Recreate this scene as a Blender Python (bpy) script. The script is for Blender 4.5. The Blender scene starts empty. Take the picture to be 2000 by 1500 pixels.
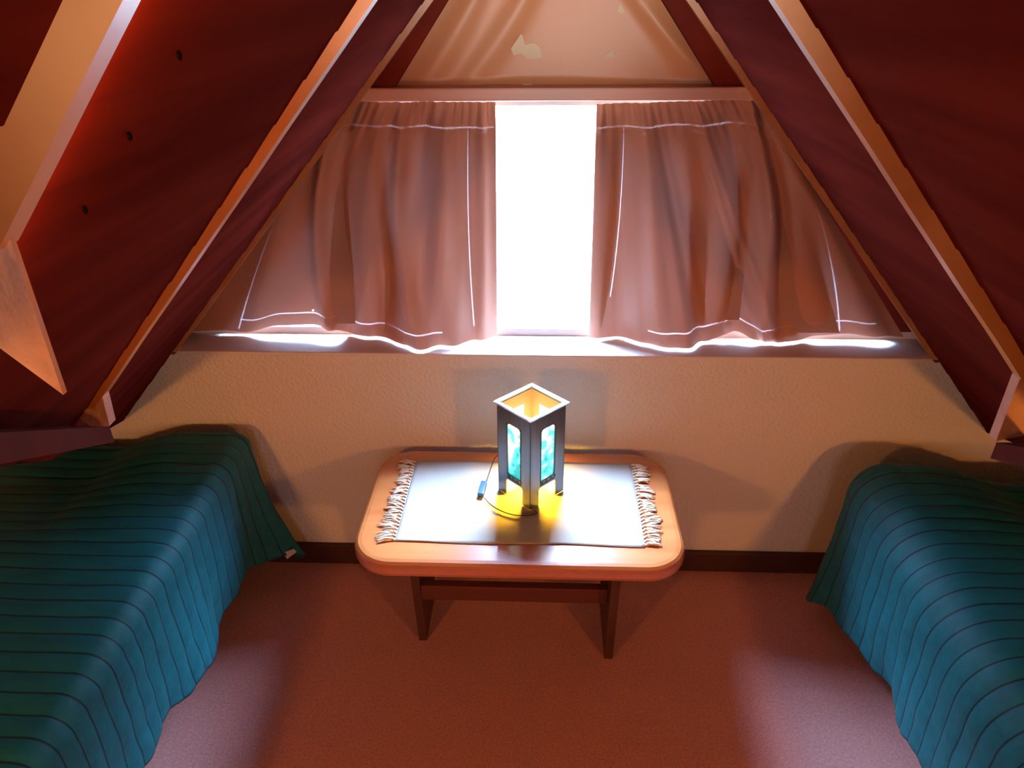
import bpy, bmesh, math, random
from math import sin, cos, pi, radians, sqrt, exp, atan2
from mathutils import Vector, Matrix, noise as mnoise

random.seed(7)
S = bpy.context.scene
COL = S.collection

# ------------------------------------------------------------------ camera
FPX = 1444.0
YAW, PITCH, ROLL = radians(2.52), radians(29.3), radians(-0.545)
CAM = Vector((0, -1.7688, 1.65))
FW = Vector((-sin(YAW) * cos(PITCH), cos(YAW) * cos(PITCH), -sin(PITCH)))
_r = Vector((cos(YAW), sin(YAW), 0))
_u = _r.cross(FW)
RT = _r * cos(ROLL) + _u * sin(ROLL)
UP = -_r * sin(ROLL) + _u * cos(ROLL)
cd = bpy.data.cameras.new('camera')
cam = bpy.data.objects.new('camera', cd)
COL.objects.link(cam)
cd.sensor_fit = 'HORIZONTAL'
cd.sensor_width = 36.0
cd.lens = FPX / 2000 * 36.0
cd.clip_start = 0.01
M = Matrix((RT, UP, -FW)).transposed().to_4x4()
M.translation = CAM
cam.matrix_world = M
S.camera = cam


def at(px, py, **k):
    """3D point where the sight line through a photo pixel meets a plane x=, y= or z=."""
    d = FW * FPX + RT * (px - 1000) + UP * (750 - py)
    (a, v), = k.items()
    i = 'xyz'.index(a)
    return CAM + d * ((v - CAM[i]) / d[i])


# ------------------------------------------------------------------ world, lights, exposure
S.view_settings.view_transform = 'Standard'
S.view_settings.look = 'None'
S.view_settings.gamma = 1.0
S.view_settings.use_curve_mapping = False
S.view_settings.exposure = 0.0
S.cycles.max_bounces = 10
S.cycles.diffuse_bounces = 6
S.cycles.transparent_max_bounces = 16
S.cycles.sample_clamp_indirect = 6.0
S.cycles.caustics_reflective = False
S.cycles.caustics_refractive = False

W = bpy.data.worlds.new('daylight')
S.world = W
W.use_nodes = True
wn = W.node_tree.nodes
bg = wn['Background']
bg.inputs['Color'].default_value = (0.64, 0.93, 1.46, 1)
# overcast sky: bright overhead, dimmer down by the tree line
_tc = wn.new('ShaderNodeTexCoord')
_sx = wn.new('ShaderNodeSeparateXYZ')
_mr = wn.new('ShaderNodeMapRange')
_mr.interpolation_type = 'SMOOTHSTEP'
for _k, _v in (('From Min', 0.44), ('From Max', 0.62), ('To Min', 8.0), ('To Max', 205.0)):
    _mr.inputs[_k].default_value = _v
W.node_tree.links.new(_tc.outputs['Generated'], _sx.inputs[0])
W.node_tree.links.new(_sx.outputs['Z'], _mr.inputs['Value'])
W.node_tree.links.new(_mr.outputs['Result'], bg.inputs['Strength'])


def light(name, kind, loc, energy, color, **kw):
    d = bpy.data.lights.new(name, kind)
    d.energy = energy
    d.color = color
    for k, v in kw.items():
        setattr(d, k, v)
    o = bpy.data.objects.new(name, d)
    o.location = loc
    COL.objects.link(o)
    return o


WARM = (1.0, 0.345, 0.065)
# two bedside bulbs behind the camera
light('bedside_bulb', 'POINT', (-1.00, -2.10, 1.06), 32, WARM, shadow_soft_size=0.05)
light('bedside_bulb', 'POINT', (1.05, -2.10, 1.06), 32, WARM, shadow_soft_size=0.05)
# daylight through the rear gable window behind the camera
o = light('rear_window_light', 'AREA', (0.04, -3.9, 1.42), 5, (0.86, 0.93, 1.0),
          shape='RECTANGLE', size=0.55, size_y=0.5)
o.rotation_euler = (radians(90), 0, 0)
sp_ = light('rafter_top_spot', 'SPOT', (0.03, -3.9, 1.50), 430, (1.0, 0.94, 0.90), shadow_soft_size=0.12, spot_size=radians(14), spot_blend=1.0)  # added narrow spot that brightens the rafter tops and the upper curtain
sp_.rotation_euler = (Vector((0.03, -0.77, 1.70)) - sp_.location).to_track_quat('-Z', 'Y').to_euler()
# portal at the front gable window: guides sampling of the sky only
o = light('window_portal', 'AREA', (0.01, 0.16, 1.2), 1, (1, 1, 1), shape='RECTANGLE', size=2.3, size_y=0.95)
o.rotation_euler = (radians(-90), 0, 0)
o.data.cycles.is_portal = True


# ------------------------------------------------------------------ materials
def mat(name, color, rough=0.6, metal=0.0, coat=0.0, coat_rough=0.1, spec=0.5, var=None, scale=(8, 8, 8), bump=0.0,
        bump_scale=60.0, grain=None, detail=4.0):
    m = bpy.data.materials.new(name)
    m.use_nodes = True
    nt = m.node_tree
    n = nt.nodes
    b = n['Principled BSDF']
    b.inputs['Base Color'].default_value = (*color, 1)
    b.inputs['Roughness'].default_value = rough
    b.inputs['Metallic'].default_value = metal
    b.inputs['Coat Weight'].default_value = coat
    b.inputs['Coat Roughness'].default_value = coat_rough
    b.inputs['Specular IOR Level'].default_value = spec
    tc = n.new('ShaderNodeTexCoord')
    mp = n.new('ShaderNodeMapping')
    mp.inputs['Scale'].default_value = scale
    nt.links.new(tc.outputs['Object'], mp.inputs['Vector'])
    if var:
        nz = n.new('ShaderNodeTexNoise')
        nz.inputs['Scale'].default_value = 1.0
        nz.inputs['Detail'].default_value = detail
        nt.links.new(mp.outputs['Vector'], nz.inputs['Vector'])
        cr = n.new('ShaderNodeValToRGB')
        cr.color_ramp.elements[0].position = 0.3
        cr.color_ramp.elements[1].position = 0.7
        cr.color_ramp.elements[0].color = (*var, 1)
        cr.color_ramp.elements[1].color = (*color, 1)
        nt.links.new(nz.outputs['Fac'], cr.inputs['Fac'])
        nt.links.new(cr.outputs['Color'], b.inputs['Base Color'])
    if bump:
        nb = n.new('ShaderNodeTexNoise')
        nb.inputs['Scale'].default_value = bump_scale
        nb.inputs['Detail'].default_value = 3.0
        nt.links.new(tc.outputs['Object'], nb.inputs['Vector'])
        bp = n.new('ShaderNodeBump')
        bp.inputs['Strength'].default_value = bump
        bp.inputs['Distance'].default_value = 0.01
        nt.links.new(nb.outputs['Fac'], bp.inputs['Height'])
        nt.links.new(bp.outputs['Normal'], b.inputs['Normal'])
    return m


MT = {}
MT['plaster'] = mat('rough_plaster', (0.83, 0.79, 0.76), 0.9, bump=0.55, bump_scale=95, spec=0.2)
MT['sill'] = mat('painted_sill', (0.82, 0.76, 0.74), 0.55)
MT['carpet'] = mat('carpet', (0.76, 0.38, 0.35), 0.95, var=(0.60, 0.27, 0.235), scale=(160, 160, 160), bump=0.6,
                   bump_scale=420, spec=0.1)
MT['board'] = mat('stained_boards', (0.125, 0.017, 0.0115), 0.9, var=(0.07, 0.009, 0.007), scale=(14, 1.2, 14), spec=0.0)
MT['rafter'] = mat('varnished_rafter', (0.66, 0.30, 0.105), 0.34, var=(0.52, 0.21, 0.065), scale=(10, 10, 10), coat=0.7,
                   coat_rough=0.22)
MT['trimwood'] = mat('red_stained_trim', (0.20, 0.026, 0.014), 0.8, var=(0.12, 0.016, 0.01), scale=(6, 20, 6), spec=0.08)
MT['railwood'] = mat('pale_rail_wood', (0.76, 0.46, 0.38), 0.45, var=(0.64, 0.36, 0.28), scale=(2, 20, 40))
MT['roughpine'] = mat('rough_sawn_pine', (0.80, 0.54, 0.44), 0.85, var=(0.55, 0.30, 0.22), scale=(16, 16, 5), bump=0.5,
                      bump_scale=70)
MT['brace'] = mat('brace_wood', (0.10, 0.014, 0.008), 0.85, spec=0.06, var=(0.07, 0.009, 0.006), scale=(10, 2, 10))
MT['base'] = mat('dark_baseboard', (0.060, 0.018, 0.010), 0.6)
MT['tablewood'] = mat('varnished_pine', (0.62, 0.21, 0.06), 0.30, var=(0.48, 0.135, 0.036), scale=(1.6, 26, 26), coat=1.0,
                      coat_rough=0.13, spec=0.5)
MT['legwood'] = mat('dark_leg_wood', (0.105, 0.036, 0.022), 0.5, var=(0.06, 0.02, 0.012), scale=(24, 24, 3))
MT['stretch'] = mat('stretcher_wood', (0.15, 0.035, 0.018), 0.5, var=(0.10, 0.022, 0.012), scale=(3, 26, 26))
MT['cotton'] = mat('white_cotton', (0.47, 0.445, 0.385), 0.9, bump=0.25, bump_scale=500, spec=0.1)
MT['fringe'] = mat('cotton_fringe', (0.82, 0.72, 0.52), 0.9, spec=0.1)
MT['teal'] = mat('teal_quilt', (0.004, 0.165, 0.205), 0.62, var=(0.003, 0.12, 0.155), scale=(9, 30, 30), spec=0.4, bump=0.18,
                 bump_scale=55)
def quilt_lines(m, ch=0.044):
    nt = m.node_tree
    n = nt.nodes
    b = n['Principled BSDF']
    src = b.inputs['Base Color'].links[0].from_socket
    tc = n.new('ShaderNodeTexCoord')
    sx = n.new('ShaderNodeSeparateXYZ')
    nt.links.new(tc.outputs['Object'], sx.inputs[0])
    d = n.new('ShaderNodeMath')
    d.operation = 'DIVIDE'
    d.inputs[1].default_value = ch
    nt.links.new(sx.outputs['Y'], d.inputs[0])
    r = n.new('ShaderNodeMath')
    r.operation = 'PINGPONG'
    r.inputs[1].default_value = 0.5
    nt.links.new(d.outputs[0], r.inputs[0])
    c = n.new('ShaderNodeMath')
    c.operation = 'LESS_THAN'
    c.inputs[1].default_value = 0.045
    nt.links.new(r.outputs[0], c.inputs[0])
    mx = n.new('ShaderNodeMixRGB')
    mx.inputs['Color2'].default_value = (0.003, 0.03, 0.045, 1)
    nt.links.new(c.outputs[0], mx.inputs['Fac'])
    nt.links.new(src, mx.inputs['Color1'])
    nt.links.new(mx.outputs[0], b.inputs['Base Color'])


quilt_lines(MT['teal'])
MT['stitch'] = mat('quilt_thread', (0.004, 0.03, 0.04), 0.8)
MT['mattress'] = mat('mattress_ticking', (0.35, 0.33, 0.3), 0.9)
MT['lampbody'] = mat('brushed_grey_lamp', (0.24, 0.25, 0.27), 0.34, metal=0.75, var=(0.19, 0.20, 0.23), scale=(120, 120, 4))
MT['rim'] = mat('pale_lamp_rim', (0.36, 0.40, 0.47), 0.45)
MT['inner'] = mat('amber_lamp_lining', (0.62, 0.36, 0.14), 0.8, spec=0.1)
MT['black'] = mat('black_fret', (0.012, 0.010, 0.010), 0.5)
MT['cord'] = mat('dark_cord', (0.03, 0.028, 0.03), 0.5)
MT['switch'] = mat('blue_grey_switch', (0.03, 0.09, 0.15), 0.3)
MT['paper'] = mat('white_tag', (0.75, 0.62, 0.60), 0.8)
MT['frame'] = mat('white_window_frame', (0.75, 0.75, 0.78), 0.5)
MT['knot'] = mat('dark_knot', (0.004, 0.003, 0.003), 0.9, spec=0.0)


def fabric(name, color, trans, tw, seams=()):
    m = bpy.data.materials.new(name)
    m.use_nodes = True
    nt = m.node_tree
    n = nt.nodes
    n.remove(n['Principled BSDF'])
    out = n['Material Output']
    df = n.new('ShaderNodeBsdfDiffuse')
    tr = n.new('ShaderNodeBsdfTranslucent')
    gl = n.new('ShaderNodeBsdfGlossy')
    df.inputs['Color'].default_value = (*color, 1)
    tr.inputs['Color'].default_value = (*trans, 1)
    gl.inputs['Roughness'].default_value = 0.45
    gl.inputs['Color'].default_value = (0.6, 0.6, 0.62, 1)
    add = n.new('ShaderNodeAddShader')
    nt.links.new(df.outputs[0], add.inputs[0])
    nt.links.new(tr.outputs[0], add.inputs[1])
    mx = n.new('ShaderNodeMixShader')
    mx.inputs[0].default_value = 0.06
    nt.links.new(add.outputs[0], mx.inputs[1])
    nt.links.new(gl.outputs[0], mx.inputs[2])
    nt.links.new(mx.outputs[0], out.inputs['Surface'])
    if seams:
        # rows of stitch holes let more daylight through: lines in the cloth's own u, v
        uv = n.new('ShaderNodeUVMap')
        sx = n.new('ShaderNodeSeparateXYZ')
        nt.links.new(uv.outputs[0], sx.inputs[0])

        def mth(op, a, b_):
            q = n.new('ShaderNodeMath')
            q.operation = op
            for i_, v_ in enumerate((a, b_)):
                if isinstance(v_, (int, float)):
                    q.inputs[i_].default_value = v_
                elif v_ is not None:
                    nt.links.new(v_, q.inputs[i_])
            return q.outputs[0]
        total = None
        for (u0, v0, u1, v1, w) in seams:
            L_ = sqrt((u1 - u0) ** 2 + (v1 - v0) ** 2)
            tx, ty = (u1 - u0) / L_, (v1 - v0) / L_
            du, dv = mth('SUBTRACT', sx.outputs[0], u0), mth('SUBTRACT', sx.outputs[1], v0)
            al = mth('ADD', mth('MULTIPLY', du, tx), mth('MULTIPLY', dv, ty))
            ac = mth('ABSOLUTE', mth('SUBTRACT', mth('MULTIPLY', du, ty), mth('MULTIPLY', dv, tx)), None)
            k_ = mth('MULTIPLY', mth('LESS_THAN', ac, w), mth('MULTIPLY', mth('GREATER_THAN', al, 0.0), mth('LESS_THAN', al, L_)))
            total = k_ if total is None else mth('MAXIMUM', total, k_)
        mc = n.new('ShaderNodeMixRGB')
        mc.inputs['Color1'].default_value = (*trans, 1)
        mc.inputs['Color2'].default_value = (0.060, 0.047, 0.046, 1)
        nt.links.new(total, mc.inputs['Fac'])
        nt.links.new(mc.outputs[0], tr.inputs['Color'])
    return m


_CUR = ((0.48, 0.22, 0.13), (0.0066, 0.0033, 0.0025))
MT['curtain_l'] = fabric('taupe_curtain_left', *_CUR, 1, seams=((0.03, 0.088, 0.99, 0.092, .0032), (0.155, 0.935, 0.82, 0.935, .0035), (0.855, 0.10, 0.925, 0.93, .0018), (0.075, 0.25, 0.165, 0.985, .0024)))
MT['curtain_r'] = fabric('taupe_curtain_right', *_CUR, 1, seams=((0.01, 0.085, 0.93, 0.085, .0032), (0.16, 0.09, 0.07, 0.80, .0018), (0.19, 0.93, 0.93, 0.935, .0035), (0.965, 0.38, 0.80, 0.985, .0024)))
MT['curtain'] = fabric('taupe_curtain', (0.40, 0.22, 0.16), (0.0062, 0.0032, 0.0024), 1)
MT['topcurtain'] = fabric('tan_curtain', (0.56, 0.235, 0.10), (0.0046, 0.0017, 0.0007), 1)
MT['palecloth'] = fabric('pale_fabric', (0.62, 0.42, 0.22), (0.020, 0.0130, 0.0058), 1)  # paler, more translucent cloth for the patches

# thin window glass
m = bpy.data.materials.new('window_glass')
m.use_nodes = True
nt = m.node_tree
nt.nodes.remove(nt.nodes['Principled BSDF'])
tb = nt.nodes.new('ShaderNodeBsdfTransparent')
gb = nt.nodes.new('ShaderNodeBsdfGlossy')
gb.inputs['Roughness'].default_value = 0.02
mx = nt.nodes.new('ShaderNodeMixShader')
mx.inputs[0].default_value = 0.05
nt.links.new(tb.outputs[0], mx.inputs[1])
nt.links.new(gb.outputs[0], mx.inputs[2])
nt.links.new(mx.outputs[0], nt.nodes['Material Output'].inputs['Surface'])
MT['glass'] = m

# lit lamp glass: teal blotches on milky white
m = bpy.data.materials.new('lit_teal_glass')
m.use_nodes = True
nt = m.node_tree
n = nt.nodes
b = n['Principled BSDF']
tc = n.new('ShaderNodeTexCoord')
nz = n.new('ShaderNodeTexNoise')
nz.inputs['Scale'].default_value = 34.0
nz.inputs['Detail'].default_value = 5.0
nt.links.new(tc.outputs['Object'], nz.inputs['Vector'])
sp = n.new('ShaderNodeSeparateXYZ')
nt.links.new(tc.outputs['Object'], sp.inputs['Vector'])
mr = n.new('ShaderNodeMapRange')
mr.inputs['From Min'].default_value = 0.09
mr.inputs['From Max'].default_value = 0.21
mr.inputs['To Min'].default_value = 0.16
mr.inputs['To Max'].default_value = -0.10
nt.links.new(sp.outputs['Z'], mr.inputs['Value'])
ad = n.new('ShaderNodeMath')
nt.links.new(nz.outputs['Fac'], ad.inputs[0])
nt.links.new(mr.outputs['Result'], ad.inputs[1])
cr = n.new('ShaderNodeValToRGB')
e = cr.color_ramp.elements
e[0].position = 0.40
e[0].color = (0.80, 0.86, 0.82, 1)
e[1].position = 0.70
e[1].color = (0.01, 0.26, 0.26, 1)
e2 = e.new(0.55)
e2.color = (0.10, 0.62, 0.58, 1)
nt.links.new(ad.outputs[0], cr.inputs['Fac'])
nt.links.new(cr.outputs['Color'], b.inputs['Base Color'])
nt.links.new(cr.outputs['Color'], b.inputs['Emission Color'])
b.inputs['Emission Strength'].default_value = 2.0
b.inputs['Roughness'].default_value = 0.15
MT['pane'] = m

# glowing bulb
m = bpy.data.materials.new('lit_bulb')
m.use_nodes = True
b = m.node_tree.nodes['Principled BSDF']
b.inputs['Base Color'].default_value = (1, 0.8, 0.5, 1)
b.inputs['Emission Color'].default_value = (1, 0.62, 0.18, 1)
b.inputs['Emission Strength'].default_value = 2.0
MT['bulb'] = m

# lawn outside
m = bpy.data.materials.new('lawn')
m.use_nodes = True
nt = m.node_tree
n = nt.nodes
b = n['Principled BSDF']
b.inputs['Roughness'].default_value = 1.0
b.inputs['Specular IOR Level'].default_value = 0.0
tc = n.new('ShaderNodeTexCoord')
nz = n.new('ShaderNodeTexNoise')
nz.inputs['Scale'].default_value = 0.55
nz.inputs['Detail'].default_value = 8.0
nt.links.new(tc.outputs['Object'], nz.inputs['Vector'])
cr = n.new('ShaderNodeValToRGB')
cr.color_ramp.elements[0].position = 0.42
cr.color_ramp.elements[0].color = (0.046, 0.042, 0.027, 1)
cr.color_ramp.elements[1].position = 0.58
cr.color_ramp.elements[1].color = (0.10, 0.10, 0.085, 1)
nt.links.new(nz.outputs['Fac'], cr.inputs['Fac'])
nt.links.new(cr.outputs['Color'], b.inputs['Base Color'])
MT['lawn'] = m


# ------------------------------------------------------------------ helpers
def link(name, bm, mt, parent=None, smooth=False):
    me = bpy.data.meshes.new(name)
    bmesh.ops.recalc_face_normals(bm, faces=bm.faces)
    bm.to_mesh(me)
    bm.free()
    for q in me.polygons:
        q.use_smooth = smooth
    me.materials.append(MT[mt] if isinstance(mt, str) else mt)
    o = bpy.data.objects.new(name, me)
    COL.objects.link(o)
    if parent:
        o.parent = parent
    return o


def tag(o, label=None, cat=None, group=None, kind=None):
    for k, v in (('label', label), ('category', cat), ('group', group), ('kind', kind)):
        if v:
            o[k] = v
    return o


def empty(name, loc=(0, 0, 0), rz=0):
    o = bpy.data.objects.new(name, None)
    o.location = loc
    o.rotation_euler = (0, 0, rz)
    o.empty_display_size = 0.05
    COL.objects.link(o)
    return o


def add_box(bm, lo, hi):
    vs = [bm.verts.new((x, y, z)) for x in (lo[0], hi[0]) for y in (lo[1], hi[1]) for z in (lo[2], hi[2])]
    for f in ((0, 1, 3, 2), (4, 6, 7, 5), (0, 4, 5, 1), (2, 3, 7, 6), (0, 2, 6, 4), (1, 5, 7, 3)):
        bm.faces.new([vs[i] for i in f])
    return bm


def box(lo, hi, bevel=0.0, seg=2):
    bm = add_box(bmesh.new(), lo, hi)
    if bevel:
        bmesh.ops.bevel(bm, geom=bm.edges[:], offset=bevel, segments=seg, affect='EDGES', profile=0.6)
    return bm


def prism(bm, pts, off, bevel=0.0):
    """polygon pts (3D) extruded by vector off"""
    off = Vector(off)
    a = [bm.verts.new(p) for p in pts]
    b = [bm.verts.new(Vector(p) + off) for p in pts]
    k = len(pts)
    bm.faces.new(a)
    bm.faces.new(b[::-1])
    for i in range(k):
        j = (i + 1) % k
        bm.faces.new((a[i], b[i], b[j], a[j]))
    if bevel:
        bmesh.ops.recalc_face_normals(bm, faces=bm.faces)
        bmesh.ops.bevel(bm, geom=bm.edges[:], offset=bevel, segments=2, affect='EDGES')
    return bm


def tube(bm, pts, r, seg=8, closed_ends=True):
    pts = [Vector(p) for p in pts]
    rings = []
    for i, p in enumerate(pts):
        a = pts[max(0, i - 1)]
        c = pts[min(len(pts) - 1, i + 1)]
        t = (c - a).normalized()
        s = Vector((0, 0, 1)) if abs(t.z) < 0.9 else Vector((1, 0, 0))
        u = t.cross(s).normalized()
        v = t.cross(u)
        rr = r[i] if isinstance(r, (list, tuple)) else r
        rings.append([bm.verts.new(p + (u * cos(2 * pi * k / seg) + v * sin(2 * pi * k / seg)) * rr) for k in range(seg)])
    for a, b in zip(rings, rings[1:]):
        for k in range(seg):
            bm.faces.new((a[k], a[(k + 1) % seg], b[(k + 1) % seg], b[k]))
    if closed_ends:
        bm.faces.new(rings[0])
        bm.faces.new(rings[-1][::-1])
    return bm


def smoothpts(pts, n=6):
    """Catmull-Rom through 3D points"""
    pts = [Vector(p) for p in pts]
    P = [pts[0] * 2 - pts[1]] + pts + [pts[-1] * 2 - pts[-2]]
    out = []
    for i in range(1, len(P) - 2):
        for k in range(n):
            t = k / n
            a, b, c, d = P[i - 1:i + 3]
            out.append(0.5 * ((2 * b) + (c - a) * t + (2 * a - 5 * b + 4 * c - d) * t * t + (3 * b - a - 3 * c + d) * t ** 3))
    out.append(pts[-1])
    return out


def interp(xs, ys, x):
    if x <= xs[0]:
        return ys[0]
    for i in range(1, len(xs)):
        if x <= xs[i]:
            t = (x - xs[i - 1]) / (xs[i] - xs[i - 1])
            return ys[i - 1] + (ys[i] - ys[i - 1]) * t
    return ys[-1]


def sinterp(xs, ys, x):
    if x <= xs[0]:
        return ys[0]
    for i in range(1, len(xs)):
        if x <= xs[i]:
            t = (x - xs[i - 1]) / (xs[i] - xs[i - 1])
            t = t * t * (3 - 2 * t)
            return ys[i - 1] + (ys[i] - ys[i - 1]) * t
    return ys[-1]


def lathe(bm, prof, seg=20, c=(0, 0, 0)):
    rings = []
    for r, z in prof:
        rings.append([bm.verts.new((c[0] + r * cos(2 * pi * k / seg), c[1] + r * sin(2 * pi * k / seg), c[2] + z)) for k in range(seg)])
    for a, b in zip(rings, rings[1:]):
        for k in range(seg):
            bm.faces.new((a[k], a[(k + 1) % seg], b[(k + 1) % seg], b[k]))
    bm.faces.new(rings[0][::-1])
    bm.faces.new(rings[-1])
    return bm


# ================================================================== SETTING
SILL_Z = 0.749
X_KNEE = 1.86
Y_BACK = -4.2
EAVE_Z = 0.52
HIGH_EAVE = 0.93
WALL_Y = 0.0

tag(link('floor', box((-X_KNEE - .1, Y_BACK - .1, -0.1), (X_KNEE + .1, 0.3, 0.0)), 'carpet'), kind='structure')
wf = box((-X_KNEE - .1, 0.0, 0.0), (X_KNEE + .1, 0.26, SILL_Z - 0.012))
for q in (-1, 1):
    prism(wf, [(q * 1.14, 0, SILL_Z - .012), (q * .56, 0, 1.5), (q * (X_KNEE + .1), 0, 1.5), (q * (X_KNEE + .1), 0, SILL_Z - .012)], (0, .26, 0))
tag(link('wall_front', wf, 'plaster'), kind='structure')
# sill slab lies on top of the low wall, rounded front edge
sb = box((-1.06, -0.004, SILL_Z - 0.012), (1.10, 0.26, SILL_Z), 0.004)
tag(link('trim_1', sb, 'sill'), kind='structure')
tag(link('wall_left', box((-X_KNEE - .1, Y_BACK, 0), (-X_KNEE, 0.0, 1.6)), 'plaster'), kind='structure')
tag(link('wall_right', box((X_KNEE, Y_BACK, 0), (X_KNEE + .1, 0.0, 1.6)), 'plaster'), kind='structure')
tag(link('wall_back', box((-X_KNEE - .1, Y_BACK - .1, 0), (X_KNEE + .1, Y_BACK, 2.6)), 'plaster'), kind='structure')
tag(link('baseboard_front', box((-X_KNEE, -0.016, 0), (X_KNEE, 0.0, 0.076), 0.004), 'base'), kind='structure')

# rafter lines: outer edge (on the boards) as line x = ax + s*(z - az), per side and per position along the room
Y0, Y1, Y2, Y3 = 0.0, -0.77, -1.40, -2.05


def lin(p, q):
    """x as a function of z for the line through two points"""
    k = (q.x - p.x) / (q.z - p.z)
    return (lambda z, p=p, k=k: p.x + k * (z - p.z))


L = {}
L['l0'] = lin(at(832, 0, y=Y0), at(231, 837, y=Y0))
L['r0'] = lin(at(1356, 0, y=Y0), at(1940, 865, y=Y0))
L['l1'] = lin(at(702, 0, y=Y1), at(196, 760, y=Y1))
L['r1'] = lin(at(1557, 0, y=Y1), at(2000, 697, y=Y1))
L['l2'] = lin(at(136, 0, y=Y2), at(0, 270, y=Y2))
kz = 0.93


def l3(z):
    return -0.048 - (1.885 - z) * kz


def r3(z):
    return 0.048 + 0.02 + (1.885 - z) * 0.88


L['r2'] = lambda z: 0.06 + (1.885 - z) * 0.885 + 0.012
L['l3'], L['r3'] = l3, r3
# inner arrises (room-side edge of the strip)
I = {}
I['l0'] = lin(at(847, 0, y=Y0), at(236, 837, y=Y0))
I['r0'] = lin(at(1340, 0, y=Y0), at(1932, 865, y=Y0))
I['l1'] = lin(at(729, 0, y=Y1), at(205, 767, y=Y1))
I['r1'] = lin(at(1512, 0, y=Y1), at(2000, 748, y=Y1))
I['l2'] = lin(at(241, 0, y=Y2), at(17, 448, y=Y2))
I['r2'] = lambda z: L['r2'](z) - 0.026


def roof_side(side):
    sg = -1 if side == 'l' else 1
    Lz = L[side + '0'], L[side + '1'], L[side + '2'], L[side + '3']
    bm = bmesh.new()
    ys = [0.34, 0.0, Y1, Y2, Y3, Y_BACK]
    fs = [Lz[0], Lz[0], Lz[1], Lz[2], Lz[3], Lz[3]]
    # the lower edge of the boarding drops from the brace down to the sill wall in the bay at the gable
    ze = [EAVE_Z, EAVE_Z, HIGH_EAVE, 1.36, 1.36, 1.36]
    zt, pw = 1.86, 0.055
    nrow = int((zt - EAVE_Z) / pw) + 1
    for b in range(5):
        fa, fb = fs[b], fs[b + 1]
        ya, yb = ys[b], ys[b + 1]
        steps = 12 if b == 1 else 3
        for r in range(nrow):
            wob = 0.0025 * mnoise.noise((r * 3.1, b * 7.7, sg))
            for k in range(steps):
                t0, t1 = k / steps, (k + 1) / steps
                y0 = ya + (yb - ya) * t0
                y1 = ya + (yb - ya) * t1
                e0 = ze[b] + (ze[b + 1] - ze[b]) * t0
                e1 = ze[b] + (ze[b + 1] - ze[b]) * t1
                z00, z01 = max(zt - r * pw, e0), max(zt - r * pw, e1)
                z10, z11 = max(zt - (r + 1) * pw, e0), max(zt - (r + 1) * pw, e1)
                if z00 - z10 < 1e-5 and z01 - z11 < 1e-5:
                    continue

                def X(z, t, d):
                    x = fa(z) * (1 - t) + fb(z) * t
                    return x - sg * d
                lap = 0.0022
                up0, up1 = -lap - 0.001, -0.001 + wob * .5
                A = [(X(z00, t0, up0), y0, z00), (X(z01, t1, up0), y1, z01), (X(z11, t1, up1), y1, z11), (X(z10, t0, up1), y0, z10)]
                bm.faces.new([bm.verts.new(p) for p in A])
                Bq = [(X(z10, t0, up1), y0, z10), (X(z11, t1, up1), y1, z11), (X(z11, t1, up0), y1, z11), (X(z10, t0, up0), y0, z10)]
                bm.faces.new([bm.verts.new(p) for p in Bq])
    bmesh.ops.remove_doubles(bm, verts=bm.verts, dist=0.0003)
    # solid roof slab behind the boards (keeps daylight out)
    for b in range(5):
        ring = []
        for q in (b, b + 1):
            f, zb = fs[q], ze[q]
            ring.append([bm.verts.new(p) for p in ((f(zt) + sg * .012, ys[q], zt), (f(zb) + sg * .012, ys[q], zb), (f(zb) + sg * .30, ys[q], zb),
                                                   (f(zt) + sg * .30, ys[q], zt))])
        va, vb = ring
        bm.faces.new(va)
        bm.faces.new(vb[::-1])
        for i in range(4):
            j = (i + 1) % 4
            bm.faces.new((va[i], vb[i], vb[j], va[j]))
    # ridge cap and eave soffit
    if side == 'l':
        add_box(bm, (-0.45, Y_BACK, 1.87), (0.5, 0.34, 1.95))
    x0, x1 = sorted((sg * 0.50, sg * (X_KNEE + .1)))
    add_box(bm, (x0, Y_BACK, 1.42), (x1, Y1 - .001, 1.5))
    x0, x1 = sorted((sg * 0.60, sg * (X_KNEE + .1)))
    add_box(bm, (x0, Y1 - .001, 1.42), (x1, 0.26, 1.5))
    return tag(link('ceiling_left' if side == 'l' else 'ceiling_right', bm, 'board'), kind='structure')


CL = roof_side('l')
CR = roof_side('r')
# dark knots and nail marks along the left boards
for px, py in ((350, 108), (253, 266), (166, 410)):
    # intersect the sight line with the left boards between the second and third rafter
    d = FW * FPX + RT * (px - 1000) + UP * (750 - py)
    best = None
    for i in range(1, 4000):
        P = CAM + d.normalized() * (i * 0.001)
        t = (P.y - Y1) / (Y2 - Y1)
        if P.x < L['l1'](P.z) * (1 - t) + L['l2'](P.z) * t + 0.004:
            best = P
            break
    if best:
        bm = bmesh.new()
        bmesh.ops.create_icosphere(bm, subdivisions=2, radius=0.0026)
        bmesh.ops.scale(bm, vec=(0.6, 1.0, 1.3), verts=bm.verts)
        bmesh.ops.translate(bm, vec=best, verts=bm.verts)
        ko = link('knot', bm, 'knot', CL, True)


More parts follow.
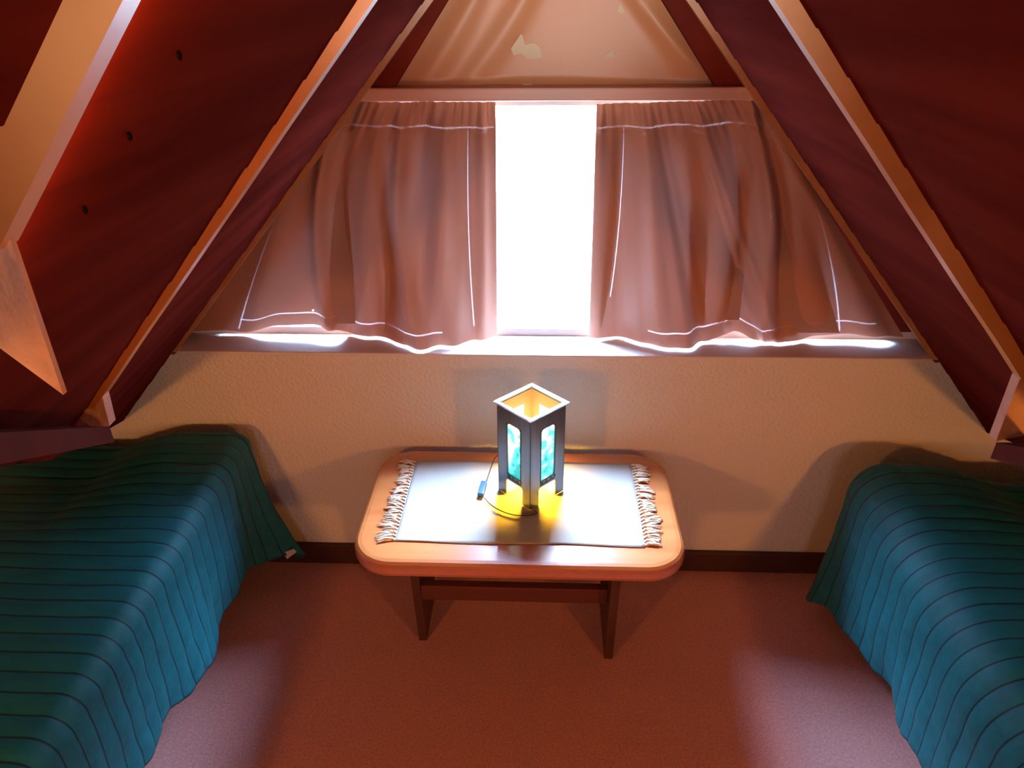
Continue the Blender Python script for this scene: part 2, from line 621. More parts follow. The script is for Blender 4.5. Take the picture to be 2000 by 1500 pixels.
# ------------------------------------------------------------------ rafters
def rafter(key, y, thick, ztop, zlow, label, mt='rafter', foot=None):
    sg = -1 if key[0] == 'l' else 1
    o_, i_ = L[key], I[key]
    pts = []
    N = 24
    out = [Vector((o_(z) + sg * 0.03, y, z)) for z in (ztop, zlow)]
    inn = []
    for k in range(N + 1):
        z = ztop + (zlow - ztop) * k / N
        j = 0.0015 * mnoise.noise((z * 9, y * 5, sg)) if key[1] != '0' else 0
        inn.append(Vector((i_(z) + j, y, z)))
    pts = [out[0]] + inn + [out[1]]
    bm = prism(bmesh.new(), pts, (0, thick, 0))
    o = link('roof_rafter', bm, mt)
    return tag(o, label, 'rafter', kind='structure')


RA = {}
RA['l0'] = rafter('l0', Y0 - .004, 0.03, 1.86, SILL_Z - .012, 'narrow orange rafter edge along the left side of the curtained window')
RA['r0'] = rafter('r0', Y0 - .004, 0.03, 1.86, SILL_Z - .012, 'narrow orange rafter edge along the right side of the curtained window')
zk = at(205, 767, y=Y1).z
RA['l1'] = rafter('l1', Y1, 0.03, 1.86, zk - .03, 'glossy rafter left of the window, nearest to it on the left roof slope')
RA['r1'] = rafter('r1', Y1, 0.03, 1.86, at(1990, 742, y=Y1).z - .03, 'glossy rafter right of the window with spotlit upper end')  # upper end turns pale under the added rafter spot
RA['l2'] = rafter('l2', Y2, 0.018, 1.86, at(17, 448, y=Y2).z - .012, 'broad orange rafter at the upper left corner, nearest the viewer')
RA['r2'] = rafter('r2', Y2, 0.040, 1.86, 1.2, 'orange rafter just outside the upper right corner of the photo')


def foot(poly, y, thick, mt, parent):
    bm = prism(bmesh.new(), [at(px, py, y=y) for px, py in poly], (0, thick, 0))
    return link('foot_block', bm, mt, parent)


foot([(-160, 545), (20, 436), (131, 765), (0, 668), (-160, 560 + 40)], Y2 + .011, -0.004, 'roughpine', RA['l2'])
foot([(162, 786), (196, 760), (214, 832), (188, 842), (150, 812)], Y1 + .001, 0.02, 'roughpine', RA['l1'])
foot([(2060, 690), (1991, 742), (1945, 862), (2060, 838)], Y1 + .001, 0.02, 'roughpine', RA['r1'])


def brace(A, B, w, h, label):
    """flat plank from A (near) to B (far); w horizontal outward, h downward"""
    A, B = Vector(A), Vector(B)
    bm = bmesh.new()
    sec = [Vector((0, 0, 0)), Vector((w, 0, 0)), Vector((w, 0, -h)), Vector((0, 0, -h))]
    prism(bm, [A + s for s in sec], B - A)
    return tag(link('roof_brace', bm, 'brace'), label, 'brace', kind='structure')


nB = at(214, 833, y=-0.79)
nA2 = Vector((L['l2'](1.40) + 0.045, Y2, 1.40))
brace(nA2, nB, -0.068, 0.03, 'dark red plank brace sloping down to the left rafter foot')
fB = at(1946, 864, y=-0.79)
fA = Vector((L['r2'](1.36) - 0.035, Y2, 1.36))
brace(fA, fB, 0.06, 0.03, 'dark plank brace meeting the foot of the right rafter')

# unseen fill light added behind each near rafter, for the red glow on the boards
for key, sg in (('l2', -1), ('r2', 1)):
    za, zb_ = 1.45, 1.70
    pa = Vector(((L[key](za) + I[key](za)) / 2, Y2 + .022, za))
    pb = Vector(((L[key](zb_) + I[key](zb_)) / 2, Y2 + .022, zb_))
    ax = (pb - pa)
    o = light('rafter_glow_fill', 'AREA', (pa + pb) / 2, 2.2, (1.0, 0.25, 0.035), shape='RECTANGLE', size=ax.length, size_y=0.008)
    xax = ax.normalized()
    zax = Vector((-sg * 2.6, -1, 0)).normalized()
    zax = (zax - xax * zax.dot(xax)).normalized()
    yax = zax.cross(xax)
    m3 = Matrix((xax, yax, zax)).transposed().to_4x4()
    m3.translation = (pa + pb) / 2
    o.matrix_world = m3

# ------------------------------------------------------------------ window
# flanking boards of the upper window, rail, glazing
GY = 0.135
lp = [Vector((L['l0'](1.86), 0.031, 1.86))]


def gable_board(side):
    sg = -1 if side == 'l' else 1
    f = L[side + '0']
    if side == 'l':
        inn = [at(874, 0, y=0.035), at(784, 148, y=0.035)]
    else:
        inn = [at(1285, 0, y=0.035), at(1394, 165, y=0.035)]
    g = lin(inn[0], inn[1])
    zb = 1.405
    pts = [(f(1.84) + sg * .03, 0.035, 1.84), (g(1.84), 0.035, 1.84), (g(zb), 0.035, zb), (f(zb) + sg * .03, 0.035, zb)]
    if side == 'l':
        pts[1] = (min(g(1.84), 0.03), 0.035, 1.84)
    else:
        pts[1] = (max(g(1.84), 0.06), 0.035, 1.84)
    bm = prism(bmesh.new(), pts, (0, 0.03, 0))
    return tag(link('trim_2' if side == 'l' else 'trim_3', bm, 'trimwood'), kind='structure')


gable_board('l')
gable_board('r')
rail = tag(link('trim_4', box((-0.47, 0.012, 1.388), (0.53, 0.115, 1.416), 0.004), 'railwood'), kind='structure')

w1 = empty('window_1', (0, GY, SILL_Z))
w1['kind'] = 'structure'


def wpart(name, lo, hi, mt, bev=0.003):
    o = link(name, box([a - b for a, b in zip(lo, (0, GY, SILL_Z))], [a - b for a, b in zip(hi, (0, GY, SILL_Z))], bev), mt, w1)
    return o


wpart('window_frame', (-1.04, GY - .02, SILL_Z), (1.09, GY + .03, SILL_Z + .022), 'frame')
wpart('window_frame', (-0.46, GY - .02, 1.362), (0.52, GY + .03, 1.40), 'frame')
wpart('window_frame', (-0.46, GY - .02, SILL_Z + .022), (-0.42, GY + .03, 1.362), 'frame')
wpart('window_frame', (0.46, GY - .02, SILL_Z + .022), (0.50, GY + .03, 1.362), 'frame')
for side, sg in (('l', -1), ('r', 1)):
    f = L[side + '0']
    bm = bmesh.new()
    za, zb = SILL_Z + .0225, 1.361
    wv = 0.09
    prism(bm, [(f(za) + sg * .01, -.022, za - SILL_Z), (f(za) - sg * wv, -.022, za - SILL_Z), (f(zb) - sg * wv, -.022, zb - SILL_Z), (f(zb) + sg * .01, -.022, zb - SILL_Z)], (0, .03, 0))
    link('window_frame', bm, 'trimwood', w1)
bm = bmesh.new()
gz = SILL_Z + .02
prism(bm, [(L['l0'](gz), .012, gz - SILL_Z), (L['r0'](gz), .012, gz - SILL_Z), (0.09, .012, 1.85 - SILL_Z), (0.01, .012, 1.85 - SILL_Z)], (0, 0.004, 0))
link('pane', bm, 'glass', w1)

# outside
bm = box((-30, 0.6, -2.7), (30, 60, -2.6))
tag(link('ground_outside', bm, 'lawn'), kind='structure')


# ------------------------------------------------------------------ curtains
def curtain_mesh(name, TOP, BOT, folds, nu, nv, yt, holes=(), parent=None, mt='curtain', header=0.05, gather=30):
    """TOP/BOT: lists of 3D points (left to right). folds: function(u,v)->y offset"""
    bm = bmesh.new()
    uvl = bm.loops.layers.uv.new('UVMap')
    n1, n2 = len(TOP), len(BOT)

    def P(u, v):
        a = TOP[0].lerp(TOP[-1], u) if n1 == 2 else pl(TOP, u)
        b = pl(BOT, u)
        p = a.lerp(b, v)
        p.y += folds(u, v)
        return p

    def pl(pts, u):
        x = u * (len(pts) - 1)
        i = min(int(x), len(pts) - 2)
        t = x - i
        P_ = [pts[max(0, i - 1)], pts[i], pts[i + 1], pts[min(len(pts) - 1, i + 2)]]
        a, b, c, d = P_
        return 0.5 * ((2 * b) + (c - a) * t + (2 * a - 5 * b + 4 * c - d) * t * t + (3 * b - a - 3 * c + d) * t ** 3)
    g = [[bm.verts.new(P(i / nu, j / nv)) for i in range(nu + 1)] for j in range(nv + 1)]
    skip = set(holes)
    for j in range(nv):
        for i in range(nu):
            if (i, j) in skip:
                continue
            f = bm.faces.new((g[j][i], g[j][i + 1], g[j + 1][i + 1], g[j + 1][i]))
            for lp_, (a_, b_) in zip(f.loops, ((i, j), (i + 1, j), (i + 1, j + 1), (i, j + 1))):
                lp_[uvl].uv = (a_ / nu, b_ / nv)
    o = link(name, bm, mt, parent, True)
    return o, P


def bumps(u, v, lst):
    """lst of (u_top, u_bottom, width, depth, v0, v1): fold ridges running down the cloth"""
    s = 0
    for a, b, w, d, v0, v1 in lst:
        c = a + (b - a) * v
        f = 1.0
        if v < v0:
            f = max(0, 1 - (v0 - v) / 0.15)
        if v > v1:
            f = max(0, 1 - (v - v1) / 0.2)
        s += d * f * exp(-((u - c) / w) ** 2)
    return s


def hem_pts(px_list, zmin=SILL_Z + .006, ymax=0.104, ymin=-0.014):
    out = []
    for px, py in px_list:
        p = at(px, py, z=zmin)
        if p.y > ymax:
            p = at(px, py, y=ymax)
        if p.y < ymin:
            p = at(px, py, y=ymin)
        out.append(p)
    return out


YT = 0.062


def even(px_list, n):
    xs = [p[0] for p in px_list]
    ys = [p[1] for p in px_list]
    return [(xs[0] + (xs[-1] - xs[0]) * i / (n - 1), sinterp(xs, ys, xs[0] + (xs[-1] - xs[0]) * i / (n - 1))) for i in range(n)]


# left curtain: fans out from the rail to the slanted rafter edge
hemL = [(364, 648), (430, 645), (480, 648), (540, 636), (610, 634), (655, 638), (690, 654), (735, 652), (790, 672), (830, 683), (880, 672),
        (930, 662), (971, 655)]
BOT = hem_pts(even(hemL, 40))
LT = [at(626, 199, y=YT), at(968, 199, y=YT)]


def foldL(u, v):
    g = 0.0035 * sin(u * 2 * pi * 19 + 1.3 * sin(u * 23)) * exp(-v / 0.12)
    g -= bumps(u, v, [(0.10, 0.47, 0.030, 0.030, 0.06, 1), (0.36, 0.60, 0.045, 0.018, 0.1, 1), (0.48, 0.74, 0.035, 0.026, 0.1, 0.9),
                      (0.72, 0.86, 0.05, 0.018, 0.15, 1), (0.93, 0.96, 0.03, 0.014, 0.1, 1), (0.02, 0.22, 0.06, 0.012, 0.2, 0.85)])
    g += bumps(u, v, [(0.20, 0.53, 0.03, 0.016, 0.08, 0.9), (0.60, 0.80, 0.04, 0.015, 0.1, 1)])
    return g * (0.35 + 0.65 * min(1, v * 3)) if v > 0.1 else g


cl = empty('curtain', (0, 0, 0))
tag(cl, 'taupe curtain covering the left half of the low gable window', 'curtain')
c_obj, PL = curtain_mesh('fabric', LT, BOT, foldL, 170, 110, YT, holes=[(66, 101)], parent=cl, mt='curtain_l')


o = link('header_rod', tube(bmesh.new(), [at(640, 197, y=YT + .006), at(1475, 192, y=YT + .006)], 0.004, 10), 'railwood', None, True)
o.name = 'curtain_rod'
tag(o, 'thin curtain rod under the pink window rail', 'curtain rod')

# right curtain
hemR = [(1150, 655), (1200, 660), (1260, 668), (1310, 679), (1345, 681), (1370, 664), (1410, 651), (1440, 647), (1470, 655), (1500, 668), (1520, 674),
        (1550, 666), (1590, 653), (1660, 651), (1720, 652), (1765, 658)]
BOT = hem_pts(even(hemR, 44))
RTp = [at(1165, 203, y=YT), at(1482, 193, y=YT)]


def foldR(u, v):
    g = 0.0035 * sin(u * 2 * pi * 18 + 1.1 * sin(u * 19)) * exp(-v / 0.12)
    g -= bumps(u, v, [(0.02, 0.02, 0.03, 0.016, 0.1, 1), (0.30, 0.20, 0.05, 0.022, 0.1, 0.9), (0.62, 0.40, 0.05, 0.018, 0.1, 1),
                      (0.93, 0.52, 0.035, 0.028, 0.05, 1), (1.0, 0.72, 0.06, 0.016, 0.1, 0.9), (1.0, 0.90, 0.05, 0.02, 0.2, 1)])
    g += bumps(u, v, [(0.16, 0.10, 0.04, 0.012, 0.1, 1), (0.78, 0.46, 0.03, 0.016, 0.1, 0.9), (0.97, 0.60, 0.03, 0.014, 0.1, 1)])
    return g * (0.35 + 0.65 * min(1, v * 3)) if v > 0.1 else g


cr_ = empty('curtain', (0, 0, 0))
tag(cr_, 'taupe curtain covering the right half of the low gable window', 'curtain')
c_obj, PR = curtain_mesh('fabric', RTp, BOT, foldR, 170, 110, YT, holes=[(146, 27), (126, 48), (84, 85)], parent=cr_, mt='curtain_r')

def pleat(parent, P, polys):
    for poly in polys:
        bm = bmesh.new()
        prev = None
        for (xl, xr, py) in poly:
            row = [bm.verts.new(at(xl, py, y=0.088)), bm.verts.new(at((xl + xr) / 2, py, y=0.092)), bm.verts.new(at(xr, py, y=0.088))]
            if prev:
                for k in range(2):
                    bm.faces.new((prev[k], prev[k + 1], row[k + 1], row[k]))
            prev = row
        link('pleat', bm, 'curtain', parent, True)


pleat(cl, PL, [[(660, 674, 262), (655, 682, 400), (645, 690, 520), (632, 694, 632)], [(728, 752, 235), (744, 768, 400), (752, 800, 540), (752, 815, 648)],
               [(786, 800, 228), (792, 804, 330)]])
pleat(cr_, PR, [[(1459, 1472, 210), (1443, 1466, 350), (1416, 1456, 510), (1396, 1444, 625)], [(1330, 1360, 250), (1345, 1384, 370), (1344, 1380, 510), (1336, 1376, 625)],
                [(1500, 1520, 260), (1500, 1570, 420), (1494, 1640, 650)], [(1186, 1212, 235), (1180, 1205, 420), (1174, 1190, 560), (1170, 1176, 640)]])

# upper triangular curtain
ct = empty('curtain', (0, 0, 0))
tag(ct, 'tan triangular curtain over the upper window above the rail', 'curtain')
hemT = [(745, 171), (850, 169), (930, 166), (1020, 164), (1120, 164), (1200, 166), (1300, 169), (1432, 171)]
TB = [at(px, py, y=0.078) for px, py in even(hemT, 16)]
TT = [Vector((-0.09, 0.080, 1.80)), Vector((0.16, 0.080, 1.80))]


def foldT(u, v):
    g = -bumps(u, v, [(0.2, 0.12, 0.05, 0.010, 0.2, 1), (0.5, 0.24, 0.05, 0.010, 0.2, 1), (0.8, 0.90, 0.05, 0.010, 0.2, 1), (0.6, 0.97, 0.04, 0.008, 0.3, 1)])
    g += 0.004 * sin(u * 9 + v * 5) * v
    if v > 0.955:
        g -= 0.010 * ((v - 0.955) / 0.045) ** 1.5
    return g


_, PT = curtain_mesh('fabric', TT, TB, foldT, 90, 90, 0.06, parent=ct, mt='topcurtain')
for poly in ([(1008, 64), (1020, 68), (1026, 88), (1036, 84), (1046, 84), (1056, 94), (1059, 113), (1046, 115), (1030, 114), (1018, 104), (1003, 108), (997, 92)],
             [(1180, 112), (1196, 95), (1200, 113)], [(1206, 22), (1210, 5), (1220, 22), (1214, 28)]):
    bm = bmesh.new()
    cx = sum(p[0] for p in poly) / len(poly)
    # lay the patch on the cloth: find the cloth depth under its centre
    best = None
    for a in range(0, 91, 3):
        for b_ in range(20, 91, 3):
            p = PT(a / 90, b_ / 90)
            q = p - CAM
            X = 1000 + FPX * q.dot(RT) / q.dot(FW)
            Yp = 750 - FPX * q.dot(UP) / q.dot(FW)
            dd = (X - cx) ** 2 + (Yp - sum(k[1] for k in poly) / len(poly)) ** 2
            if best is None or dd < best[0]:
                best = (dd, p.y)
    prism(bm, [at(px, py, y=best[1] - 0.0035) for px, py in poly], (0, 0.001, 0))
    link('pale_patch', bm, 'palecloth', ct)  # paler, more translucent patch on the cloth


# ------------------------------------------------------------------ beds
def bed(sg, xside, r, yfoot, label_b, label_s, zt=0.53, hem=0.17, seed=0, corner=0.14):
    b = empty('bed', (sg * 1.32, -1.15, 0))
    tag(b, label_b, 'bed')
    ix = abs(xside) + .03

    def loc(lo, hi):
        lo, hi = list(lo), list(hi)
        a, c = sorted((sg * lo[0], sg * hi[0]))
        return (a - sg * 1.32, lo[1] + 1.15, lo[2]), (c - sg * 1.32, hi[1] + 1.15, hi[2])
    link('mattress', box(*loc((ix + .02, -2.2, 0.27), (1.80, yfoot - r - .06, zt - .085)), 0.04, 3), 'mattress', b, True)
    link('base', box(*loc((ix + .03, -2.2, 0.12), (1.79, yfoot - .10, 0.27)), 0.005), 'legwood', b)
    for (xx, yy) in ((ix + .22, -2.15), (1.74, -2.15), (ix + .22, yfoot - .25), (1.74, yfoot - .2)):
        link('leg', box(*loc((xx - .025, yy - .025, 0), (xx + .025, yy + .025, 0.12))), 'legwood', b)
    # spread: top + skirt hanging on the room side, round the foot corner and along the foot
    bm = bmesh.new()
    xe = abs(xside) + r            # where the top starts to round over
    ye = yfoot - r
    CH = 0.044

    def chan(s):
        t = (s / CH) % 1.0
        return 0.0050 * (abs(sin(pi * t)) ** 0.30)

    def wob(p, k=1.0):
        return 0.004 * k * mnoise.noise((p[0] * 14 + seed, p[1] * 14, p[2] * 14))
    ny = 330
    yN = -2.35
    # perimeter samples: (px, py, nx, ny, s)
    per = []
    for i in range(ny + 1):
        y = yN + (ye - yN) * i / ny
        per.append((xe, y, -1.0, 0.0, y))
    nc = 60
    arc = 0.30
    for i in range(1, nc + 1):
        a = (pi / 2) * i / nc
        per.append((xe, ye, -cos(a), sin(a), ye + arc * i / nc))
    nf = 110
    for i in range(1, nf + 1):
        x = xe + (1.80 - xe) * i / nf
        per.append((x, ye, 0.0, 1.0, ye + arc + (x - xe)))
    # radial
    rad = []
    nr = 10
    for k in range(1, nr + 1):
        th = (pi / 2 - 0.03) * k / nr
        rad.append(('a', th))
    ns = 34
    for k in range(1, ns + 1):
        rad.append(('s', k / ns))
    hd = zt - r

    def hem_z(s):
        return hem + 0.012 * sin(s * 17 + seed) + 0.022 * sin(s * 7.3 + seed * 2) + 0.010 * sin(s * 41)
    grid = []
    for (px, py, nx, nyv, s) in per:
        row = []
        cornerw = max(0.0, 1 - abs((s - ye - arc * 0.35) / (arc * 0.9)))
        cornerw = cornerw * cornerw * (3 - 2 * cornerw)
        near = exp(-max(0, ye - s) / 0.10) if s < ye else 1.0
        hz = hem_z(s) * (1 - 0.75 * cornerw) if s < ye + arc else 0.06
        for kind, q in rad:
            if kind == 'a':
                o_, d_ = r * sin(q), r * (1 - cos(q))
            else:
                d_ = r + (zt - r - hz) * q
                # wavy drape growing towards the hem
                wv = 0.010 * sin(s * 9.5 + seed) + 0.007 * sin(s * 23 + 1 + seed)
                o_ = r + q * (wv * q + corner * near * (0.30 + 0.7 * q) * (nx < -0.02) * max(0.25, -nx) - 0.012 * (1 - near) * q)
                if nyv > 0.05:
                    o_ = r + q * 0.02 * nyv + (o_ - r) * (1 - nyv)
            dsp = chan(s) + wob((px, s, d_), 1.0 if kind == 's' else 0.5)
            p = Vector((px + nx * (o_ + dsp), py + nyv * (o_ + dsp * .5), zt - d_ - 0.055 * min(1, max(0, (px - .98) / .2)) ** 1.5 * (nyv > .9) * (1 if kind == 'a' else 1 - q)))
            if kind == 'a':
                p.z += dsp * cos(q)
            p.y = min(p.y, -0.022)
            p.x *= sg
            row.append(bm.verts.new(p))
        grid.append(row)
    for a, c in zip(grid, grid[1:]):
        for k in range(len(rad) - 1):
            bm.faces.new((a[k], a[k + 1], c[k + 1], c[k]))
    # top
    nx_ = 40
    top = []
    for i in range(ny + 1):
        y = yN + (ye - yN) * i / ny
        row = []
        for k in range(nx_ + 1):
            x = xe + (1.82 - xe) * (k / nx_) ** 1.2
            sag = 0.006 * mnoise.noise((x * 4 + seed, y * 4, 0))
            droop = 0.055 * min(1, max(0, (x - .98) / .2)) ** 1.5 * min(1, max(0, (y + .55) / .3))
            row.append(bm.verts.new((sg * x, y, zt - droop + (chan(y) + wob((x, y, 0), .8) + (sag if k else 0)))))
        top.append(row)
    for a, c in zip(top, top[1:]):
        for k in range(nx_):
            bm.faces.new((a[k], a[k + 1], c[k + 1], c[k]))
    # bridges
    for i in range(ny):
        bm.faces.new((top[i][0], top[i + 1][0], grid[i + 1][0], grid[i][0]))
    for i in range(ny, ny + nc):
        bm.faces.new((top[ny][0], grid[i + 1][0], grid[i][0]))
    f0 = ny + nc
    last = [top[ny][k] for k in range(nx_ + 1)]
    # foot bridge: fan between the top's last row and the foot skirt (different counts)
    i, k = f0, 0
    while i < len(grid) - 1 or k < nx_:
        gi = grid[i][0]
        if i < len(grid) - 1 and (k >= nx_ or abs(grid[i + 1][0].co.x) <= abs(last[min(k + 1, nx_)].co.x)):
            bm.faces.new((gi, grid[i + 1][0], last[k]))
            i += 1
        else:
            bm.faces.new((gi, last[k + 1], last[k]))
            k += 1
    me = link('bedspread', bm, 'teal', None, True)
    tag(me, label_s, 'bedspread')
    md = me.modifiers.new('thickness', 'SOLIDIFY')
    md.thickness = 0.006
    md.offset = -1
    # quilting thread lying in the channels
    bt = bmesh.new()
    kk = math.ceil(yN / CH)
    while kk * CH < ye - .01:
        i = round((kk * CH - yN) / (ye - yN) * ny)
        pts = [top[i][q].co.copy() if False else None for q in ()]
        kk += 1
    bt.free()
    return b, me


# (quilt threads are added from stored rows, see quilt_lines)
bl, sl = bed(-1, -0.812, 0.045, -0.045, 'low bed under the left roof slope, hidden by its teal spread',
             'teal quilted bedspread on the left bed, brightly lit along its edge', seed=1.0, hem=0.185, corner=0.10)
br, sr = bed(1, 0.808, 0.10, -0.115, 'low bed under the right roof slope, hidden by its teal spread',
             'teal quilted bedspread on the right bed, mostly in shadow', seed=4.0, hem=0.165, corner=0.03, zt=0.535)
# care label near the foot corner of the left spread
tp = at(566, 1082, y=-0.075)
bm = prism(bmesh.new(), [at(px, py, y=-0.125) for px, py in ((553, 1080), (573, 1072), (579, 1078), (561, 1092))], (0, 0.001, 0))
lab = link('care_label', bm, 'paper', sl)
lab['label'] = 'small white care label at the bedspread corner'

# ------------------------------------------------------------------ coffee table
TX, TY = -0.048, -0.268
tab = empty('coffee_table', (TX, TY, 0))
tag(tab, 'low varnished pine table with rounded corners between the two beds', 'table')


def rrect(hx, hy, r, n=10):
    pts = []
    for cx, cy, a0 in ((hx - r, hy - r, 0), (-hx + r, hy - r, 90), (-hx + r, -hy + r, 180), (hx - r, -hy + r, 270)):
        for i in range(n + 1):
            a = radians(a0 + 90 * i / n)
            pts.append((cx + r * cos(a), cy + r * sin(a)))
    return pts


bm = bmesh.new()
hx, hy, r = 0.396, 0.234, 0.098
prof = [(0.010, 0.417), (0.002, 0.422), (0.0, 0.430), (0.0, 0.446), (0.003, 0.4535), (0.009, 0.4585), (0.018, 0.460)]
rings = []
for ins, z in prof:
    rings.append([bm.verts.new((x, y, z)) for x, y in rrect(hx - ins, hy - ins, r - ins * .8)])
for a, b in zip(rings, rings[1:]):
    for k in range(len(a)):
        bm.faces.new((a[k], a[(k + 1) % len(a)], b[(k + 1) % len(a)], b[k]))
bm.faces.new(rings[0][::-1])
bm.faces.new(rings[-1])
link('tabletop', bm, 'tablewood', tab)
for lx, y0b, y1b in ((-0.322 - TX, -0.315, -0.13), (0.195 - TX, -0.362, -0.15)):
    bm = bmesh.new()
    poly = [(lx - .011, y0b - TY - .045, 0.417), (lx - .011, y0b - TY, 0), (lx - .011, y1b - TY, 0), (lx - .011, y1b - TY + .045, 0.417)]
    prism(bm, poly, (0.022, 0, 0))
    link('leg', bm, 'legwood', tab)
bm = box((-0.322 - TX + .011, -0.335 - TY, 0.178), (0.195 - TX - .011, -0.31 - TY, 0.228), 0.003)
link('stretcher', bm, 'stretch', tab)
bm = box((-0.322 - TX + .011, -0.33 - TY, 0.37), (0.195 - TX - .011, -0.16 - TY, 0.417), 0.003)
link('rail', bm, 'legwood', tab)

# placemat
MZ = 0.460
pm = empty('placemat', (-0.045, -0.26, MZ))
tag(pm, 'white cotton placemat with fringed ends spread on the pine table', 'placemat')
bm = bmesh.new()
x0, x1, y0, y1 = -0.342 + .045, 0.251 + .045, -0.427 + .26, -0.096 + .26
nx, ny = 60, 36
top = []
for j in range(ny + 1):
    for i in range(nx + 1):
        x = x0 + (x1 - x0) * i / nx
        y = y0 + (y1 - y0) * j / ny
        y += 0.0035 * sin(x * 17) * (1 if j == 0 else 0.4 if j == ny else 0) * 0.8
        z = 0.0028 + 0.0012 * mnoise.noise((x * 12, y * 12, 0)) + (0.0012 * max(0, sin(x * 21)) if j == 0 else 0)
        top.append(bm.verts.new((x, y, z)))
for j in range(ny):
    for i in range(nx):
        a = j * (nx + 1) + i
        bm.faces.new((top[a], top[a + 1], top[a + nx + 2], top[a + nx + 1]))
cloth = link('cloth', bm, 'cotton', pm, True)
md = cloth.modifiers.new('thickness', 'SOLIDIFY')
md.thickness = 0.002
md.offset = -1
rnd = random.Random(3)
for sg, xe in ((-1, x0), (1, x1)):
    bm = bmesh.new()
    nt_ = 26
    for i in range(nt_):
        y = y0 + (y1 - y0) * (i + .5) / nt_
        dirn = rnd.uniform(-0.5, 0.45)
        ln = rnd.uniform(0.028, 0.046)
        knot = Vector((xe + sg * 0.007, y, 0.0045))
        bmesh.ops.create_icosphere(bm, subdivisions=1, radius=0.0042, matrix=Matrix.Translation(knot))
        for q in range(6):
            a = dirn + rnd.uniform(-0.35, 0.35)
            e = knot + Vector((sg * ln * cos(a) * rnd.uniform(.8, 1.1), ln * sin(a), -0.002))
            mid = knot.lerp(e, .5) + Vector((0, rnd.uniform(-.004, .004), rnd.uniform(0.001, 0.005)))
            tube(bm, smoothpts([Vector((xe, y + rnd.uniform(-.005, .005), 0.0025)), knot, mid, e], 3), [0.0013] * 3 + [0.0016] * 6 + [0.0010], 5)
    link('fringe', bm, 'fringe', pm, True)

# ------------------------------------------------------------------ table lamp
LZ = MZ + 0.0042
lamp = empty('table_lamp', (-0.0215, -0.220, LZ), radians(45))
tag(lamp, 'square metal table lamp with glowing teal glass panels, standing on the white placemat', 'table lamp')
HB = 0.0595
HT = 0.262


def panel_bm():
    """one side panel with a rounded window and a foot notch, in the local XZ plane at y=-HB"""
    bm = bmesh.new()
    w = HB
    nh = 0.045
    nw = 0.030
    outer = [(-w, 0), (-nw, 0), (-nw, nh), (-nw + .004, nh + .006), (nw - .004, nh + .006), (nw, nh), (nw, 0), (w, 0), (w, HT), (-w, HT)]
    ww, z0, z1, rr = 0.0235, 0.066, 0.222, 0.011
    hole = []
    for cx, cz, a0 in ((ww - rr, z1 - rr, 0), (-ww + rr, z1 - rr, 90), (-ww + rr, z0 + rr, 180), (ww - rr, z0 + rr, 270)):
        for i in range(6):
            a = radians(a0 + 18 * i)
            hole.append((cx + rr * cos(a), cz + rr * sin(a)))
    es = []
    for loop in (outer, hole):
        vs = [bm.verts.new((x, -HB, z)) for x, z in loop]
        for a, b in zip(vs, vs[1:] + vs[:1]):
            es.append(bm.edges.new((a, b)))
    bmesh.ops.triangle_fill(bm, edges=es, use_beauty=True, use_dissolve=False)
    r_ = bmesh.ops.extrude_face_region(bm, geom=bm.faces[:])
    bmesh.ops.translate(bm, vec=(0, 0.003, 0), verts=[v for v in r_['geom'] if isinstance(v, bmesh.types.BMVert)])
    return bm


for k in range(4):
    rz = Matrix.Rotation(k * pi / 2, 4, 'Z')
    bm = panel_bm()
    bmesh.ops.transform(bm, matrix=rz, verts=bm.verts)
    link('side_panel', bm, 'lampbody', lamp)
    bm = box((-0.0255, -HB + .0032, 0.062), (0.0255, -HB + .0062, 0.226))
    bmesh.ops.transform(bm, matrix=rz, verts=bm.verts)
    pn = link('glass_pane', bm, 'pane', lamp)
    # black fret across the foot of the pane and a dark surround down its side
    bm = bmesh.new()
    add_box(bm, (-0.0255, -HB - .0012, 0.056), (0.0255, -HB + .001, 0.0605))
    add_box(bm, (-0.0255, -HB - .0012, 0.0685), (0.0255, -HB + .001, 0.0715))
    for q in range(7):
        xq = -0.0235 + q * 0.0078
        prism(bm, [(xq, -HB - .0012, 0.0605), (xq + .003, -HB - .0012, 0.0605), (xq + .003 - (.004 if q % 2 else -.003), -HB - .0012, 0.0685),
                   (xq - (.004 if q % 2 else -.003), -HB - .0012, 0.0685)], (0, .002, 0))
    bmesh.ops.transform(bm, matrix=rz, verts=bm.verts)
    link('fret', bm, 'black', lamp)
    bm = bmesh.new()
    for s in (-1, 1):
        a, b = sorted((s * 0.0236, s * 0.0255))
        add_box(bm, (a, -HB - .001, 0.066), (b, -HB + .001, 0.222))
    bmesh.ops.transform(bm, matrix=rz, verts=bm.verts)
    link('pane_surround', bm, 'black', lamp)
    bm = box((-HB + .0035, -HB + .0066, 0.052), (HB - .0035, -HB + .0076, HT - .004))
    # lining behind the glass only above and beside the window: thin amber sheet strips
    bm.free()
    bm = bmesh.new()
    add_box(bm, (-HB + .0035, -HB + .0033, 0.052), (-0.0256, -HB + .0043, HT - .002))
    add_box(bm, (0.0256, -HB + .0033, 0.052), (HB - .0035, -HB + .0043, HT - .002))
    add_box(bm, (-0.0256, -HB + .0033, 0.2262), (0.0256, -HB + .0043, HT - .002))
    bmesh.ops.transform(bm, matrix=rz, verts=bm.verts)
    link('lining', bm, 'inner', lamp)
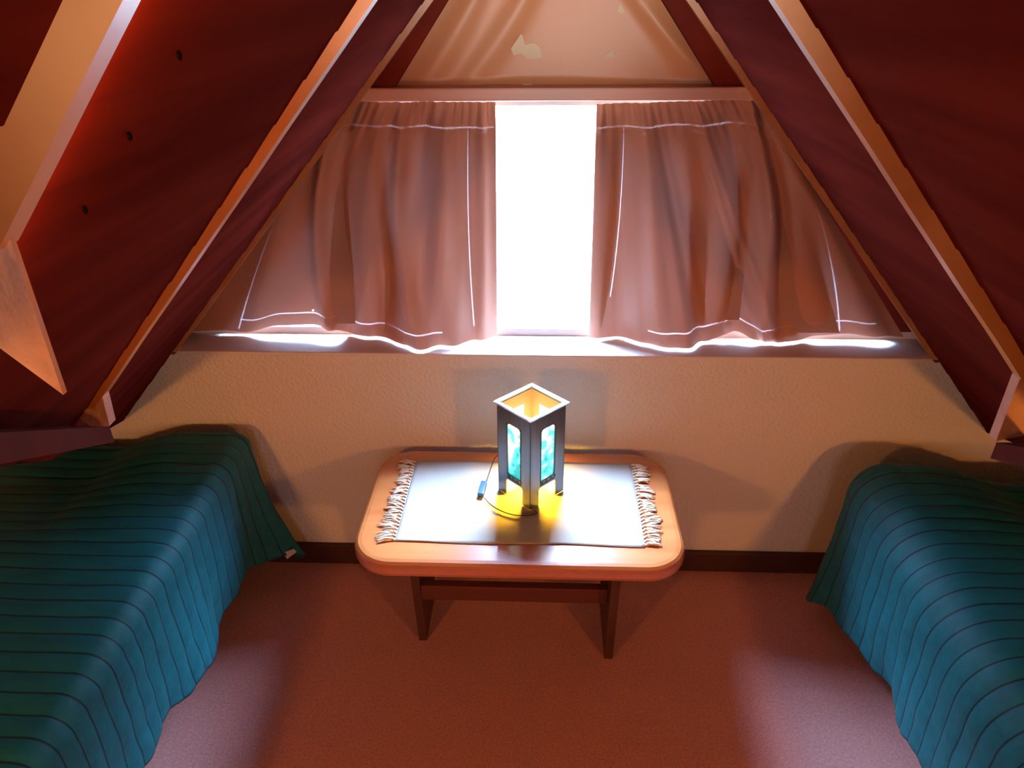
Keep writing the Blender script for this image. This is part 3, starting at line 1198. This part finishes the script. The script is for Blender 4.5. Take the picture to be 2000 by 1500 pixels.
# flared rim
bm = bmesh.new()
ro, ri = 0.0665, 0.0545
lo = [bm.verts.new((sx * ro, sy * ro, HT)) for sx, sy in ((-1, -1), (1, -1), (1, 1), (-1, 1))]
hi = [bm.verts.new((sx * ro, sy * ro, HT + .006)) for sx, sy in ((-1, -1), (1, -1), (1, 1), (-1, 1))]
loi = [bm.verts.new((sx * ri, sy * ri, HT)) for sx, sy in ((-1, -1), (1, -1), (1, 1), (-1, 1))]
hii = [bm.verts.new((sx * ri, sy * ri, HT + .006)) for sx, sy in ((-1, -1), (1, -1), (1, 1), (-1, 1))]
for i in range(4):
    j = (i + 1) % 4
    bm.faces.new((lo[i], lo[j], hi[j], hi[i]))
    bm.faces.new((hi[i], hi[j], hii[j], hii[i]))
    bm.faces.new((hii[i], hii[j], loi[j], loi[i]))
    bm.faces.new((loi[i], loi[j], lo[j], lo[i]))
bmesh.ops.recalc_face_normals(bm, faces=bm.faces)
bmesh.ops.bevel(bm, geom=bm.edges[:], offset=0.0016, segments=2, affect='EDGES')
link('rim', bm, 'rim', lamp)
# socket and bulb
bm = lathe(bmesh.new(), [(0.014, 0.058), (0.016, 0.062), (0.016, 0.088), (0.011, 0.094)], 16)
add_box(bm, (-HB + .004, -0.006, 0.052), (HB - .004, 0.006, 0.058))
link('socket', bm, 'black', lamp)
bm = lathe(bmesh.new(), [(0.008, 0.094), (0.010, 0.102), (0.0165, 0.117), (0.019, 0.130), (0.0165, 0.144), (0.009, 0.153), (0.002, 0.156)], 20)
link('bulb', bm, 'bulb', lamp, True)
# the lamp's own light: above and below the shade opening
bl_ = light('lamp_light', 'POINT', (0, 0, 0.185), 0.22, (1.0, 0.62, 0.32), shadow_soft_size=0.012)
bl_.parent = lamp
bl2 = light('lamp_light', 'SPOT', (0, 0, 0.046), 12.0, (1.0, 0.50, 0.015), shadow_soft_size=0.022, spot_size=radians(158), spot_blend=0.15)
bl2.parent = lamp

# cord with inline switch, lying over the mat
cz = MZ + .0072
iv = lamp.matrix_basis.inverted()


def onmat(px, py, z=cz):
    return iv @ at(px, py, z=z)


p1 = [at(x, y, z=cz) for x, y in ((1044, 997), (1048, 1003), (1030, 1007), (1000, 1005), (975, 996), (957, 984), (946, 972))]
p2 = [at(x, y, z=cz) for x, y in ((950, 940), (956, 922), (962, 905), (968, 893), (985, 880))]
bm = tube(bmesh.new(), [iv @ p for p in smoothpts(p1, 6)], 0.0016, 7)
tube(bm, [iv @ p for p in smoothpts(p2, 6)], 0.0016, 7)
link('cord', bm, 'cord', lamp, True)
a, b = at(939, 966, z=cz + .005), at(945, 944, z=cz + .005)
d = (b - a)
ln = d.length
bm = box((-ln / 2 - .004, -0.008, -0.007), (ln / 2 + .004, 0.008, 0.007), 0.003)
bmesh.ops.transform(bm, matrix=Matrix.Translation((a + b) / 2) @ Matrix.Rotation(atan2(d.y, d.x), 4, 'Z'), verts=bm.verts)
bmesh.ops.transform(bm, matrix=iv, verts=bm.verts)
sw = link('switch', bm, 'switch', lamp)
sw['label'] = 'blue-grey inline cord switch'
